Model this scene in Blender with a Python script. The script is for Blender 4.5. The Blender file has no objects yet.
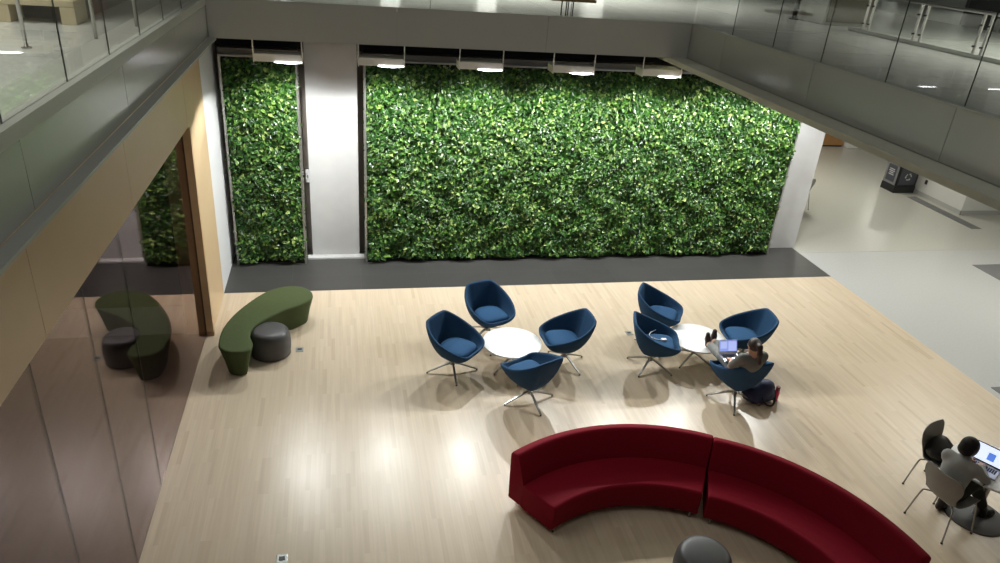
import bpy, bmesh, math, random
import numpy as np
from mathutils import Vector, Matrix
random.seed(7)
RNG = np.random.default_rng(11)
SC = bpy.context.scene
COL = SC.collection
PI = math.pi

# ------------------------------------------------------------------ materials
def new_mat(name):
    m = bpy.data.materials.new(name); m.use_nodes = True
    nt = m.node_tree; b = nt.nodes['Principled BSDF']
    return m, nt, b
def srgb(r, g, b):
    def f(c):
        c /= 255.0
        return c/12.92 if c <= .04045 else ((c+.055)/1.055)**2.4
    return (f(r), f(g), f(b), 1)
def mat(name, col, rough=.5, metal=0., spec=.5, bump=0., bscale=200., var=0., vscale=8., emit=0.):
    m, nt, b = new_mat(name)
    b.inputs['Base Color'].default_value = col
    b.inputs['Roughness'].default_value = rough
    b.inputs['Metallic'].default_value = metal
    b.inputs['Specular IOR Level'].default_value = spec
    tc = nt.nodes.new('ShaderNodeTexCoord')
    if var:
        n = nt.nodes.new('ShaderNodeTexNoise'); n.inputs['Scale'].default_value = vscale; n.inputs['Detail'].default_value = 5
        nt.links.new(tc.outputs['Object'], n.inputs['Vector'])
        r = nt.nodes.new('ShaderNodeMapRange'); r.inputs['To Min'].default_value = 1-var; r.inputs['To Max'].default_value = 1+var
        nt.links.new(n.outputs['Fac'], r.inputs['Value'])
        mx = nt.nodes.new('ShaderNodeVectorMath'); mx.operation = 'SCALE'
        mx.inputs[0].default_value = col[:3]
        nt.links.new(r.outputs['Result'], mx.inputs['Scale'])
        nt.links.new(mx.outputs['Vector'], b.inputs['Base Color'])
    if bump:
        n = nt.nodes.new('ShaderNodeTexNoise'); n.inputs['Scale'].default_value = bscale; n.inputs['Detail'].default_value = 3
        nt.links.new(tc.outputs['Object'], n.inputs['Vector'])
        bp = nt.nodes.new('ShaderNodeBump'); bp.inputs['Strength'].default_value = bump; bp.inputs['Distance'].default_value = .004
        nt.links.new(n.outputs['Fac'], bp.inputs['Height']); nt.links.new(bp.outputs['Normal'], b.inputs['Normal'])
    if emit:
        b.inputs['Emission Color'].default_value = col; b.inputs['Emission Strength'].default_value = emit
    return m
def glass_mat(name, tint=(1, 1, 1, 1), refl=(1, 1, 1, 1), rough=.0, gain=1.0):
    """thin architectural pane: Schlick mix of a clear and a mirror lobe on each face"""
    m = bpy.data.materials.new(name); m.use_nodes = True; nt = m.node_tree
    nt.nodes.clear()
    out = nt.nodes.new('ShaderNodeOutputMaterial')
    lw = nt.nodes.new('ShaderNodeLayerWeight')
    p = nt.nodes.new('ShaderNodeMath'); p.operation = 'POWER'; p.inputs[1].default_value = 5
    nt.links.new(lw.outputs['Facing'], p.inputs[0])
    a = nt.nodes.new('ShaderNodeMath'); a.operation = 'MULTIPLY_ADD'; a.inputs[1].default_value = .96*gain; a.inputs[2].default_value = .04
    a.use_clamp = True
    nt.links.new(p.outputs[0], a.inputs[0])
    t = nt.nodes.new('ShaderNodeBsdfTransparent'); t.inputs['Color'].default_value = tint
    g = nt.nodes.new('ShaderNodeBsdfGlossy'); g.inputs['Color'].default_value = refl; g.inputs['Roughness'].default_value = rough
    mx = nt.nodes.new('ShaderNodeMixShader')
    nt.links.new(a.outputs[0], mx.inputs[0]); nt.links.new(t.outputs[0], mx.inputs[1]); nt.links.new(g.outputs[0], mx.inputs[2])
    nt.links.new(mx.outputs[0], out.inputs['Surface'])
    return m
def wood_floor_mat():
    m, nt, b = new_mat('maple_strip_floor')
    tc = nt.nodes.new('ShaderNodeTexCoord')
    mp = nt.nodes.new('ShaderNodeMapping'); mp.inputs['Rotation'].default_value = (0, 0, PI/2)
    nt.links.new(tc.outputs['Object'], mp.inputs['Vector'])
    br = nt.nodes.new('ShaderNodeTexBrick')
    br.offset = .37; br.offset_frequency = 3; br.squash = 1
    br.inputs['Color1'].default_value = (.0, .0, .0, 1); br.inputs['Color2'].default_value = (1, 1, 1, 1)
    br.inputs['Mortar'].default_value = (.35, .35, .35, 1)
    br.inputs['Scale'].default_value = 1; br.inputs['Mortar Size'].default_value = .0012; br.inputs['Mortar Smooth'].default_value = .3
    br.inputs['Brick Width'].default_value = .62; br.inputs['Row Height'].default_value = .057
    nt.links.new(mp.outputs[0], br.inputs['Vector'])
    rp = nt.nodes.new('ShaderNodeValToRGB')
    e = rp.color_ramp.elements
    e[0].position = 0; e[0].color = (.545, .43, .295, 1)
    e[1].position = 1; e[1].color = (.655, .54, .40, 1)
    for pos, c in ((.08, (.585, .47, .335, 1)), (.35, (.615, .50, .36, 1)), (.65, (.635, .52, .375, 1)), (.85, (.61, .50, .365, 1))):
        q = rp.color_ramp.elements.new(pos); q.color = c
    nt.links.new(br.outputs['Color'], rp.inputs['Fac'])
    mg = nt.nodes.new('ShaderNodeMapping'); mg.inputs['Scale'].default_value = (40, 1.2, 1)
    nt.links.new(tc.outputs['Object'], mg.inputs['Vector'])
    n = nt.nodes.new('ShaderNodeTexNoise'); n.inputs['Scale'].default_value = 1; n.inputs['Detail'].default_value = 6
    nt.links.new(mg.outputs[0], n.inputs['Vector'])
    r = nt.nodes.new('ShaderNodeMapRange'); r.inputs['To Min'].default_value = .86; r.inputs['To Max'].default_value = 1.14
    nt.links.new(n.outputs['Fac'], r.inputs['Value'])
    sc = nt.nodes.new('ShaderNodeVectorMath'); sc.operation = 'SCALE'
    nt.links.new(rp.outputs['Color'], sc.inputs[0]); nt.links.new(r.outputs[0], sc.inputs['Scale'])
    nt.links.new(sc.outputs[0], b.inputs['Base Color'])
    n2 = nt.nodes.new('ShaderNodeTexNoise'); n2.inputs['Scale'].default_value = 1.3; n2.inputs['Detail'].default_value = 6
    nt.links.new(tc.outputs['Object'], n2.inputs['Vector'])
    r2 = nt.nodes.new('ShaderNodeMapRange'); r2.inputs['To Min'].default_value = .25; r2.inputs['To Max'].default_value = .38
    nt.links.new(n2.outputs['Fac'], r2.inputs['Value']); nt.links.new(r2.outputs[0], b.inputs['Roughness'])
    b.inputs['Specular IOR Level'].default_value = .5
    return m
def tile_mat(name, c1, c2, w, h, mort, rough, mcol, rot=0, size=.004):
    m, nt, b = new_mat(name)
    tc = nt.nodes.new('ShaderNodeTexCoord')
    mp = nt.nodes.new('ShaderNodeMapping'); mp.inputs['Rotation'].default_value = (0, 0, rot)
    nt.links.new(tc.outputs['Object'], mp.inputs['Vector'])
    br = nt.nodes.new('ShaderNodeTexBrick'); br.offset = 0
    br.inputs['Scale'].default_value = 1; br.inputs['Brick Width'].default_value = w; br.inputs['Row Height'].default_value = h
    br.inputs['Mortar Size'].default_value = size
    br.inputs['Color1'].default_value = c1; br.inputs['Color2'].default_value = c2; br.inputs['Mortar'].default_value = mcol
    nt.links.new(mp.outputs[0], br.inputs['Vector'])
    n = nt.nodes.new('ShaderNodeTexNoise'); n.inputs['Scale'].default_value = 3; n.inputs['Detail'].default_value = 8
    nt.links.new(tc.outputs['Object'], n.inputs['Vector'])
    r = nt.nodes.new('ShaderNodeMapRange'); r.inputs['To Min'].default_value = .85; r.inputs['To Max'].default_value = 1.15
    nt.links.new(n.outputs['Fac'], r.inputs['Value'])
    sc = nt.nodes.new('ShaderNodeVectorMath'); sc.operation = 'SCALE'
    nt.links.new(br.outputs['Color'], sc.inputs[0]); nt.links.new(r.outputs[0], sc.inputs['Scale'])
    nt.links.new(sc.outputs[0], b.inputs['Base Color'])
    b.inputs['Roughness'].default_value = rough
    return m
def leaf_mat():
    m, nt, b = new_mat('leaf')
    g = nt.nodes.new('ShaderNodeNewGeometry')
    rp = nt.nodes.new('ShaderNodeValToRGB'); e = rp.color_ramp.elements
    e[0].position = 0; e[0].color = (.010, .045, .006, 1)
    e[1].position = 1; e[1].color = (.27, .36, .10, 1)
    for pos, c in ((.3, (.010, .050, .005, 1)), (.65, (.043, .125, .015, 1)), (.9, (.125, .225, .04, 1))):
        q = rp.color_ramp.elements.new(pos); q.color = c
    nt.links.new(g.outputs['Random Per Island'], rp.inputs['Fac'])
    nt.links.new(rp.outputs['Color'], b.inputs['Base Color'])
    b.inputs['Roughness'].default_value = .33
    b.inputs['Specular IOR Level'].default_value = .5
    return m

M = {}
M['wood_floor'] = wood_floor_mat()
M['slate'] = tile_mat('charcoal_tile', (.052, .050, .047, 1), (.060, .058, .054, 1), 1.2, .6, 0, .42, (.075, .075, .075, 1))
M['terrazzo'] = mat('pale_terrazzo', (.50, .50, .485, 1), .24, var=.08, vscale=25)
M['terrazzo_warm'] = mat('warm_terrazzo', (.50, .495, .44, 1), .2, var=.07, vscale=20)
M['upper_floor'] = tile_mat('upper_terrazzo', (.58, .58, .54, 1), (.61, .61, .57, 1), 2.4, 2.4, 0, .16, (.25, .25, .23, 1))
M['dark_mat'] = mat('dark_mat', (.16, .16, .16, 1), .8, bump=.4)
M['fascia'] = mat('grey_metal_panel', (.52, .525, .485, 1), .24, metal=.1, var=.03, vscale=2)
M['fascia_trim'] = mat('pale_grey_trim', (.5, .5, .45, 1), .4, metal=.1)
M['lip'] = mat('grey_concrete_lip', (.62, .61, .50, 1), .6, var=.08, vscale=6)
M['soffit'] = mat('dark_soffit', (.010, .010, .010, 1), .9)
M['cream'] = mat('cream_laminate', (.72, .53, .32, 1), .38, var=.03, vscale=3)
M['white_wall'] = mat('white_plaster', (.82, .82, .82, 1), .55)
M['lobby_wall'] = mat('lobby_white_wall', (.72, .72, .68, 1), .6)
M['baseboard'] = mat('grey_baseboard', (.45, .45, .43, 1), .5)
M['concrete'] = mat('pale_concrete', (.52, .515, .505, 1), .75, var=.07, vscale=5, bump=.2, bscale=40)
M['recess_grey'] = mat('grey_column_paint', (.30, .295, .255, 1), .5)
M['recess'] = mat('recess_brown_wall', (.16, .135, .11, 1), .6)
M['jamb'] = mat('brown_wood_jamb', (.66, .44, .24, 1), .42, var=.15, vscale=9)
M['jamb_dark'] = mat('dark_brown_wood', (.38, .225, .12, 1), .42, var=.15, vscale=9)
M['black'] = mat('black_rubber', (.012, .012, .012, 1), .6)
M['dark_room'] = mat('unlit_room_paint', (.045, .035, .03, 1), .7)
M['glass_wall'] = glass_mat('smoked_pane', (.74, .68, .68, 1), (.92, .80, .78, 1), .0, .82)
M['glass'] = glass_mat('clear_pane', (.93, .95, .93, 1), (1, 1, 1, 1), .0, .85)
M['frame_metal'] = mat('aluminium_frame', (.42, .42, .40, 1), .35, metal=.8)
M['header'] = mat('grey_header_panel', (.19, .18, .155, 1), .6)
M['backing'] = mat('dark_planting_felt', (.006, .012, .004, 1), .9)
M['leaf'] = leaf_mat()
M['lamp_body'] = mat('beige_lamp_body', (.84, .82, .74, 1), .45)
M['lamp_lens'] = mat('lit_lamp_lens', (.93, .93, 1.0, 1), .3, emit=14)
M['rod'] = mat('white_rod', (.8, .8, .78, 1), .4)
M['blue'] = mat('navy_wool', (.018, .060, .128, 1), .85, spec=.25, bump=.35, bscale=260, var=.12, vscale=60)
M['blue_seat'] = mat('blue_wool', (.024, .084, .185, 1), .85, spec=.25, bump=.35, bscale=260, var=.12, vscale=60)
M['chrome'] = mat('polished_steel', (.36, .355, .34, 1), .36, metal=1)
M['steel'] = mat('dull_steel', (.45, .44, .42, 1), .3, metal=1)
M['white_top'] = mat('white_laminate', (.88, .88, .87, 1), .3)
M['red'] = mat('crimson_wool', (.235, .003, .015, 1), .8, spec=.2, bump=.3, bscale=240, var=.10, vscale=50)
M['moss'] = mat('moss_felt', (.075, .098, .040, 1), .9, spec=.2, bump=.4, bscale=220, var=.18, vscale=45)
M['ottoman'] = mat('charcoal_vinyl', (.075, .073, .073, 1), .42, bump=.1, bscale=120)
M['shell_grey'] = mat('grey_moulded_shell', (.25, .245, .225, 1), .45)
M['outlet'] = mat('outlet_metal', (.42, .44, .42, 1), .35, metal=.7)
M['outlet_dark'] = mat('outlet_insert', (.06, .06, .06, 1), .5)
M['bin_dark'] = mat('black_bin', (.012, .012, .014, 1), .4)
M['bin_panel'] = mat('grey_bin_panel', (.20, .20, .21, 1), .4)
M['bin_sheet'] = mat('dark_blue_grey_sheet', (.055, .06, .075, 1), .5)
M['bin_mark'] = mat('pale_print', (.5, .5, .52, 1), .6)
M['orange_wood'] = mat('orange_wood', (.42, .22, .085, 1), .45, var=.12, vscale=4)
M['blond_wood'] = mat('blond_wood', (.62, .52, .34, 1), .45, var=.1, vscale=8)
M['rust'] = mat('rust_red_panel', (.23, .075, .05, 1), .6)
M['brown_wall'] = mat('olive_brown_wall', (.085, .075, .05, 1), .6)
M['skin'] = mat('skin', (.56, .33, .23, 1), .5)
M['hair_brown'] = mat('dark_brown_hair', (.035, .020, .013, 1), .5, bump=.5, bscale=90)
M['hair_black'] = mat('black_hair', (.010, .008, .008, 1), .45, bump=.5, bscale=90)
M['grey_tee'] = mat('grey_jersey', (.145, .15, .14, 1), .85, bump=.3, bscale=150)
M['grey_sweater'] = mat('grey_knit', (.45, .45, .43, 1), .9, bump=.4, bscale=120)
M['grey_pants'] = mat('grey_cotton', (.20, .205, .195, 1), .85)
M['black_cloth'] = mat('black_cloth', (.010, .010, .011, 1), .8)
M['brown_shoe'] = mat('dark_brown_leather', (.030, .014, .012, 1), .45)
M['black_boot'] = mat('black_leather', (.010, .010, .010, 1), .4)
M['silver'] = mat('silver_laptop', (.62, .62, .63, 1), .3, metal=.7)
M['keys'] = mat('black_keys', (.02, .02, .02, 1), .5)
M['bezel'] = mat('black_bezel', (.012, .012, .014, 1), .3)
M['screen_blue'] = mat('blue_screen', (.20, .27, .62, 1), .3, emit=.95)
M['screen_pale'] = mat('pale_blue_window', (.33, .40, .72, 1), .3, emit=.95)
M['screen_white'] = mat('white_screen', (.66, .73, .95, 1), .3, emit=1.0)
M['screen_doc'] = mat('blue_picture', (.09, .19, .60, 1), .3, emit=1.0)
M['navy_bag'] = mat('navy_nylon', (.010, .020, .075, 1), .6, bump=.4, bscale=60)
M['black_bag'] = mat('black_nylon', (.010, .010, .010, 1), .5, bump=.4, bscale=60)
M['strap'] = mat('black_webbing', (.012, .012, .012, 1), .7)
M['bottle'] = mat('pink_red_plastic', (.75, .045, .11, 1), .3)
M['bottle_cap'] = mat('dark_red_cap', (.16, .02, .03, 1), .4)
M['white_plastic'] = mat('white_plastic', (.85, .85, .85, 1), .35)
M['eye'] = mat('eye_white', (.8, .8, .78, 1), .3)
M['dark_gap'] = mat('dark_opening', (.03, .03, .03, 1), .6)

# ------------------------------------------------------------------ object helpers
def smooth(me, on=True):
    me.polygons.foreach_set('use_smooth', [on]*len(me.polygons)); me.update()
def link(name, me, m, parent=None, sm=False):
    if m is not None and not me.materials: me.materials.append(m)
    o = bpy.data.objects.new(name, me); COL.objects.link(o)
    if parent is not None: o.parent = parent
    smooth(me, sm)
    return o
def tag(o, label, cat, group=None, kind=None):
    o['label'] = label; o['category'] = cat
    if group: o['group'] = group
    if kind: o['kind'] = kind
    return o
def thing(name, label, cat, loc=(0, 0, 0), rz=0, group=None):
    o = bpy.data.objects.new(name, None); COL.objects.link(o)
    o.location = loc; o.rotation_euler = (0, 0, rz); o.empty_display_size = .1
    return tag(o, label, cat, group)
def dup(root, loc, rz, label, group=None):
    r = root.copy(); COL.objects.link(r); r.location = loc; r.rotation_euler = (0, 0, rz); r['label'] = label
    if group: r['group'] = group
    for ch in list(root.children):
        c = ch.copy(); COL.objects.link(c); c.parent = r
        for g in list(ch.children):
            d = g.copy(); COL.objects.link(d); d.parent = c
    return r
def face_rz(f):            # local front is -y
    return math.atan2(f[1], f[0]) + PI/2

class MB:
    def __init__(s): s.v = []; s.f = []
    def add(s, vs, fs):
        n = len(s.v); s.v += [tuple(map(float, v)) for v in vs]; s.f += [tuple(int(i)+n for i in f) for f in fs]; return s
    def box(s, x0, x1, y0, y1, z0, z1):
        v = [(x, y, z) for x in (x0, x1) for y in (y0, y1) for z in (z0, z1)]
        return s.add(v, [(0, 1, 3, 2), (4, 6, 7, 5), (0, 4, 5, 1), (2, 3, 7, 6), (0, 2, 6, 4), (1, 5, 7, 3)])
    def rbox(s, x0, x1, y0, y1, z0, z1, r=.01, seg=2, M4=None):
        bm = bmesh.new(); bmesh.ops.create_cube(bm, size=1)
        for v in bm.verts: v.co = Vector(((x0+x1)/2+v.co.x*(x1-x0), (y0+y1)/2+v.co.y*(y1-y0), (z0+z1)/2+v.co.z*(z1-z0)))
        bmesh.ops.bevel(bm, geom=bm.edges[:], offset=r, segments=seg, profile=.5, affect='EDGES')
        if M4 is not None: bm.transform(M4)
        bm.verts.index_update()
        s.add([v.co[:] for v in bm.verts], [[v.index for v in f.verts] for f in bm.faces]); bm.free(); return s
    def tube(s, pts, r, n=10, cap=True):
        P = [Vector(p) for p in pts]; R = r if isinstance(r, (list, tuple)) else [r]*len(P)
        vs = []; fs = []; up = None
        for i, p in enumerate(P):
            t = (P[min(i+1, len(P)-1)]-P[max(i-1, 0)]).normalized()
            if up is None:
                up = Vector((0, 0, 1)) if abs(t.z) < .9 else Vector((1, 0, 0))
            a = (up-t*up.dot(t)).normalized(); up = a; b = t.cross(a)
            for k in range(n):
                q = p+(a*math.cos(2*PI*k/n)+b*math.sin(2*PI*k/n))*R[i]; vs.append(q[:])
        for i in range(len(P)-1):
            for k in range(n):
                fs.append((i*n+k, i*n+(k+1) % n, (i+1)*n+(k+1) % n, (i+1)*n+k))
        if cap: fs.append(tuple(range(n))[::-1]); fs.append(tuple((len(P)-1)*n+k for k in range(n)))
        return s.add(vs, fs)
    def lathe(s, prof, n=40, c=(0, 0)):
        vs = []; fs = []; m = len(prof)
        for k in range(n):
            a = 2*PI*k/n
            for (r, z) in prof: vs.append((c[0]+r*math.cos(a), c[1]+r*math.sin(a), z))
        for k in range(n):
            for j in range(m-1):
                fs.append((k*m+j, ((k+1) % n)*m+j, ((k+1) % n)*m+j+1, k*m+j+1))
        return s.add(vs, fs)
    def sweep(s, rings, closed_ring=True, caps=True):
        n = len(rings[0]); vs = [p for r in rings for p in r]; fs = []
        for i in range(len(rings)-1):
            for k in range(n if closed_ring else n-1):
                fs.append((i*n+k, i*n+(k+1) % n, (i+1)*n+(k+1) % n, (i+1)*n+k))
        if caps:
            fs.append(tuple(range(n))[::-1]); fs.append(tuple((len(rings)-1)*n+k for k in range(n)))
        return s.add(vs, fs)
    def mesh(s, name, weld=True):
        me = bpy.data.meshes.new(name); me.from_pydata(s.v, [], s.f)
        bm = bmesh.new(); bm.from_mesh(me)
        if weld: bmesh.ops.remove_doubles(bm, verts=bm.verts[:], dist=1e-5)
        bmesh.ops.recalc_face_normals(bm, faces=bm.faces[:]); bm.to_mesh(me); bm.free()
        return me
    def build(s, name, m, parent=None, sm=False, auto=None):
        o = link(name, s.mesh(name), m, parent, sm or auto is not None)
        if auto is not None:
            try: o.data.set_sharp_from_angle(angle=math.radians(auto))
            except Exception: pass
        return o
def bx(name, m, parent, *a, r=0):
    b = MB()
    (b.rbox(*a, r=r) if r else b.box(*a))
    return b.build(name, m, parent)
def struct(name, b, m, parent=None):
    o = b.build(name, m, parent)
    if parent is None: o['kind'] = 'structure'
    return o
def sbox(name, m, *a): return struct(name, MB().box(*a), m)
def catmull(P, n, closed=True):
    P = np.array(P, float); N = len(P); out = []
    for i in range(N if closed else N-1):
        g = (lambda k: P[k % N]) if closed else (lambda k: P[min(max(k, 0), N-1)])
        a, b, c, d = g(i-1), g(i), g(i+1), g(i+2)
        for t in np.arange(n)/n:
            out.append(.5*((2*b)+(-a+c)*t+(2*a-5*b+4*c-d)*t*t+(-a+3*b-3*c+d)*t**3))
    if not closed: out.append(P[-1])
    return np.array(out)

# ------------------------------------------------------------------ signed-distance bodies (one continuous surface)
class SDF:
    def __init__(s, k=.02): s.p = []; s.k = k
    def cone(s, a, b, ra, rb, k=None): s.p.append(('c', np.array(a, float), np.array(b, float), ra, rb, s.k if k is None else k)); return s
    def chain(s, pts, rs, k=None):
        for i in range(len(pts)-1): s.cone(pts[i], pts[i+1], rs[i], rs[i+1], k)
        return s
    def ell(s, c, r, R=None, k=None):
        s.p.append(('e', np.array(c, float), np.array(r, float), np.eye(3) if R is None else np.array(R, float), 0, s.k if k is None else k)); return s
    def mesh(s, name, h=.012, cuts=()):
        lo = np.full(3, 1e9); hi = -lo
        for q in s.p:
            if q[0] == 'c':
                lo = np.minimum(lo, np.minimum(q[1]-q[3], q[2]-q[4])); hi = np.maximum(hi, np.maximum(q[1]+q[3], q[2]+q[4]))
            else:
                m = q[2].max(); lo = np.minimum(lo, q[1]-m); hi = np.maximum(hi, q[1]+m)
        lo -= 4*h; hi += 4*h
        n = np.ceil((hi-lo)/h).astype(int)+1
        D = np.full(n, .5)
        for q in s.p:
            k = q[5]; mg = k+3*h
            if q[0] == 'c':
                l = np.minimum(q[1]-q[3], q[2]-q[4])-mg; u = np.maximum(q[1]+q[3], q[2]+q[4])+mg
            else:
                m = q[2].max(); l = q[1]-m-mg; u = q[1]+m+mg
            i0 = np.maximum(((l-lo)/h).astype(int), 0); i1 = np.minimum(((u-lo)/h).astype(int)+2, n)
            g = np.stack(np.meshgrid(*[lo[a]+h*np.arange(i0[a], i1[a]) for a in range(3)], indexing='ij'), -1)
            if q[0] == 'c':
                ab = q[2]-q[1]; L = ab@ab
                t = np.clip(((g-q[1])@ab)/max(L, 1e-12), 0, 1)
                d = np.linalg.norm(g-q[1]-t[..., None]*ab, axis=-1)-(q[3]+(q[4]-q[3])*t)
            else:
                w = (g-q[1])@q[3]
                k0 = np.linalg.norm(w/q[2], axis=-1); k1 = np.linalg.norm(w/q[2]**2, axis=-1)+1e-9
                d = np.where(k0 < 1e-3, -q[2].min(), k0*(k0-1)/k1)
            sl = tuple(slice(i0[a], i1[a]) for a in range(3))
            o = D[sl]
            hh = np.maximum(k-np.abs(o-d), 0)/k if k > 0 else 0
            D[sl] = np.minimum(o, d)-hh*hh*k*.25
        if cuts:
            g = np.stack(np.meshgrid(*[lo[a]+h*np.arange(n[a]) for a in range(3)], indexing='ij'), -1)
            for (c, nn) in cuts:                         # remove what lies on the nn side of c
                nn = np.array(nn, float); nn /= np.linalg.norm(nn)
                D = np.maximum(D, (g-np.array(c, float))@nn)
        return nets(D, lo, h, name)
def nets(D, lo, h, name):
    S = D < 0
    nx, ny, nz = D.shape
    cs = np.zeros((nx-1, ny-1, nz-1), int)
    for dx in (0, 1):
        for dy in (0, 1):
            for dz in (0, 1): cs += S[dx:nx-1+dx, dy:ny-1+dy, dz:nz-1+dz]
    I = np.argwhere((cs > 0) & (cs < 8))
    ids = np.full(cs.shape, -1); ids[tuple(I.T)] = np.arange(len(I))
    acc = np.zeros((len(I), 3)); cnt = np.zeros(len(I))
    C = [(a, b, c) for a in (0, 1) for b in (0, 1) for c in (0, 1)]
    for i, a in enumerate(C):
        for b in C[i+1:]:
            if sum(abs(x-y) for x, y in zip(a, b)) != 1: continue
            da = D[I[:, 0]+a[0], I[:, 1]+a[1], I[:, 2]+a[2]]; db = D[I[:, 0]+b[0], I[:, 1]+b[1], I[:, 2]+b[2]]
            m = (da < 0) != (db < 0)
            t = np.where(m, da/(da-db+1e-12), 0)
            p = np.array(a)+t[:, None]*(np.array(b)-np.array(a))
            acc[m] += p[m]; cnt[m] += 1
    V = lo+h*(I+acc/cnt[:, None])
    F = []
    for ax in range(3):
        o = [(1, 2), (2, 0), (0, 1)][ax]
        sl0 = [slice(None)]*3; sl1 = [slice(None)]*3
        sl0[ax] = slice(0, -1); sl1[ax] = slice(1, None)
        E = np.argwhere(S[tuple(sl0)] != S[tuple(sl1)])
        E = E[(E[:, o[0]] > 0) & (E[:, o[1]] > 0) & (E[:, o[0]] < D.shape[o[0]]-1) & (E[:, o[1]] < D.shape[o[1]]-1)]
        u = np.zeros(3, int); u[o[0]] = 1; w = np.zeros(3, int); w[o[1]] = 1
        q = [E-u-w, E-w, E, E-u]
        F.append(np.stack([ids[tuple(x.T)] for x in q], 1))
    F = np.concatenate(F)
    F = F[(F >= 0).all(1)]
    me = bpy.data.meshes.new(name); me.from_pydata(V.tolist(), [], F.tolist())
    bm = bmesh.new(); bm.from_mesh(me)
    for _ in range(2): bmesh.ops.smooth_vert(bm, verts=bm.verts[:], factor=.4, use_axis_x=True, use_axis_y=True, use_axis_z=True)
    bmesh.ops.recalc_face_normals(bm, faces=bm.faces[:]); bm.to_mesh(me); bm.free()
    return me

# ================================================================== CAMERA
f_px = 721.50
pi_, ya, ro = math.radians(26.1726), math.radians(13.757), math.radians(4.649)
F = Vector((math.sin(ya)*math.cos(pi_), math.cos(ya)*math.cos(pi_), -math.sin(pi_)))
R_ = Vector((math.cos(ya), -math.sin(ya), 0)); U_ = R_.cross(F)
R2 = R_*math.cos(ro)+U_*math.sin(ro); U2 = -R_*math.sin(ro)+U_*math.cos(ro)
CAM = Vector((2.0702, -11.4909, 5.9))
cd = bpy.data.cameras.new('camera'); cam = bpy.data.objects.new('camera', cd); COL.objects.link(cam)
mw = Matrix((R2, U2, -F)).transposed().to_4x4(); mw.translation = CAM
cam.matrix_world = mw
cd.sensor_width = 36; cd.lens = f_px*36/1000; cd.clip_start = .05; cd.clip_end = 200
SC.camera = cam

# ================================================================== SETTING
ZT, ZB, UF = 4.727, 4.187, 4.675        # fascia top, fascia bottom, upper floor
XL, XR, YB = .312, 7.64, -.25
X1 = 11.795
sbox('floor', M['wood_floor'], 0, X1, -13, 0, -.1, 0)
sbox('floor_strip', M['slate'], 0, X1+.005, 0, 1.62, -.1, -.001)
b = MB(); b.box(X1, 30, -13, 1.155, -.1, 0)
struct('floor_lobby', b, M['terrazzo'])
b = MB(); b.box(X1+.006, 30, 1.163, 1.7, -.1, 0); b.box(11.2, 30, 1.7, 14, -.1, 0); b.box(X1+.01, 30, 1.155, 1.163, -.1, -.004)
struct('floor_hall', b, M['terrazzo_warm'])
b = MB(); b.box(11.93, 13.2, -9, -3.95, 0, .006)
tag(b.build('floor_mat', M['dark_mat']), 'dark grey floor mat beside the right edge of the wooden floor', 'mat')
b = MB(); b.box(15.56, 18.4, -.46, .36, 0, .008)
tag(b.build('floor_mat', M['dark_mat']), 'grey mat on the pale lobby floor at the far right edge', 'mat')
b = MB()
for i in range(12):
    b.box(17.40, 17.70, 2.38+.195*i, 2.38+.195*i+.187, 0, .006)
tag(b.build('floor_grille', M['dark_mat']), 'long narrow grey floor grille along the white lobby wall', 'floor grille')

# left wall: cream laminate pier and header, white return, glass between
b = MB(); b.box(-.25, .11, -1.33, -.003, 0, ZB)
for y0, y1 in ((-13, -9.206), (-9.2, -6.793), (-6.787, -4.353), (-4.347, -1.336)):
    b.box(-.12, .11, y0, y1, 3.19, ZB)
struct('wall_left', b, M['cream'])
sbox('wall_left_return', M['white_wall'], -.25, .11, 0, 1.62, 0, ZB)
sbox('trim_left', M['black'], .006, .026, -13, -1.41, 0, .02)
# timber jamb closing the glass
d = thing('door_jamb', 'brown timber post at the right end of the dark glass wall', 'post', (0, -1.365, 0))
bx('post', M['jamb'], d, .042, .142, -.035, .032, .07, 3.19, r=.003)
bx('core', M['black'], d, .018, .042, -.025, .03, .0, 3.19)
bx('shoe', M['jamb_dark'], d, .040, .146, -.04, .033, 0, .07)
# glass wall panes
seams = [-13, -10.4, -8.15, -6.95, -5.82, -4.70, -1.40]
g = thing('glass_wall', 'tall dark reflecting glass wall under the cream panels on the left', 'glass wall', (.032, -6, 0))
for y0, y1 in zip(seams[:-1], seams[1:]):
    bx('glass_pane', M['glass_wall'], g, -.006, .006, y0+6+.006, y1+6-.006, .02, 3.19)
for y in seams[1:-1]:
    bx('joint_seal', M['black'], g, -.005, .005, y+6-.006, y+6+.006, .02, 3.19)
# dark room behind the glass
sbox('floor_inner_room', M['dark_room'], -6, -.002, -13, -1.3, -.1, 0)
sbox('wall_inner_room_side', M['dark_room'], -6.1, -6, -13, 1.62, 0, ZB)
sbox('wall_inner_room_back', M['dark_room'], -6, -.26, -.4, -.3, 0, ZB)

# back wall, columns
b = MB(); b.box(.11, 11.2, 1.62, 1.75, 0, 4.5)
struct('wall_back', b, M['recess'])
b = MB(); b.box(1.535, 2.409, 1.452, 1.62, 0, 4.45)
struct('wall_column', b, M['concrete'])
b = MB(); b.box(11.128, 11.856, 1.452, 2.0, 0, ZB+.1)
struct('wall_column_right', b, M['concrete'])
b = MB(); b.box(1.45, 2.5, 1.30, 1.452, 0, .03)
struct('trim_column_plinth', b, M['concrete'])

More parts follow.
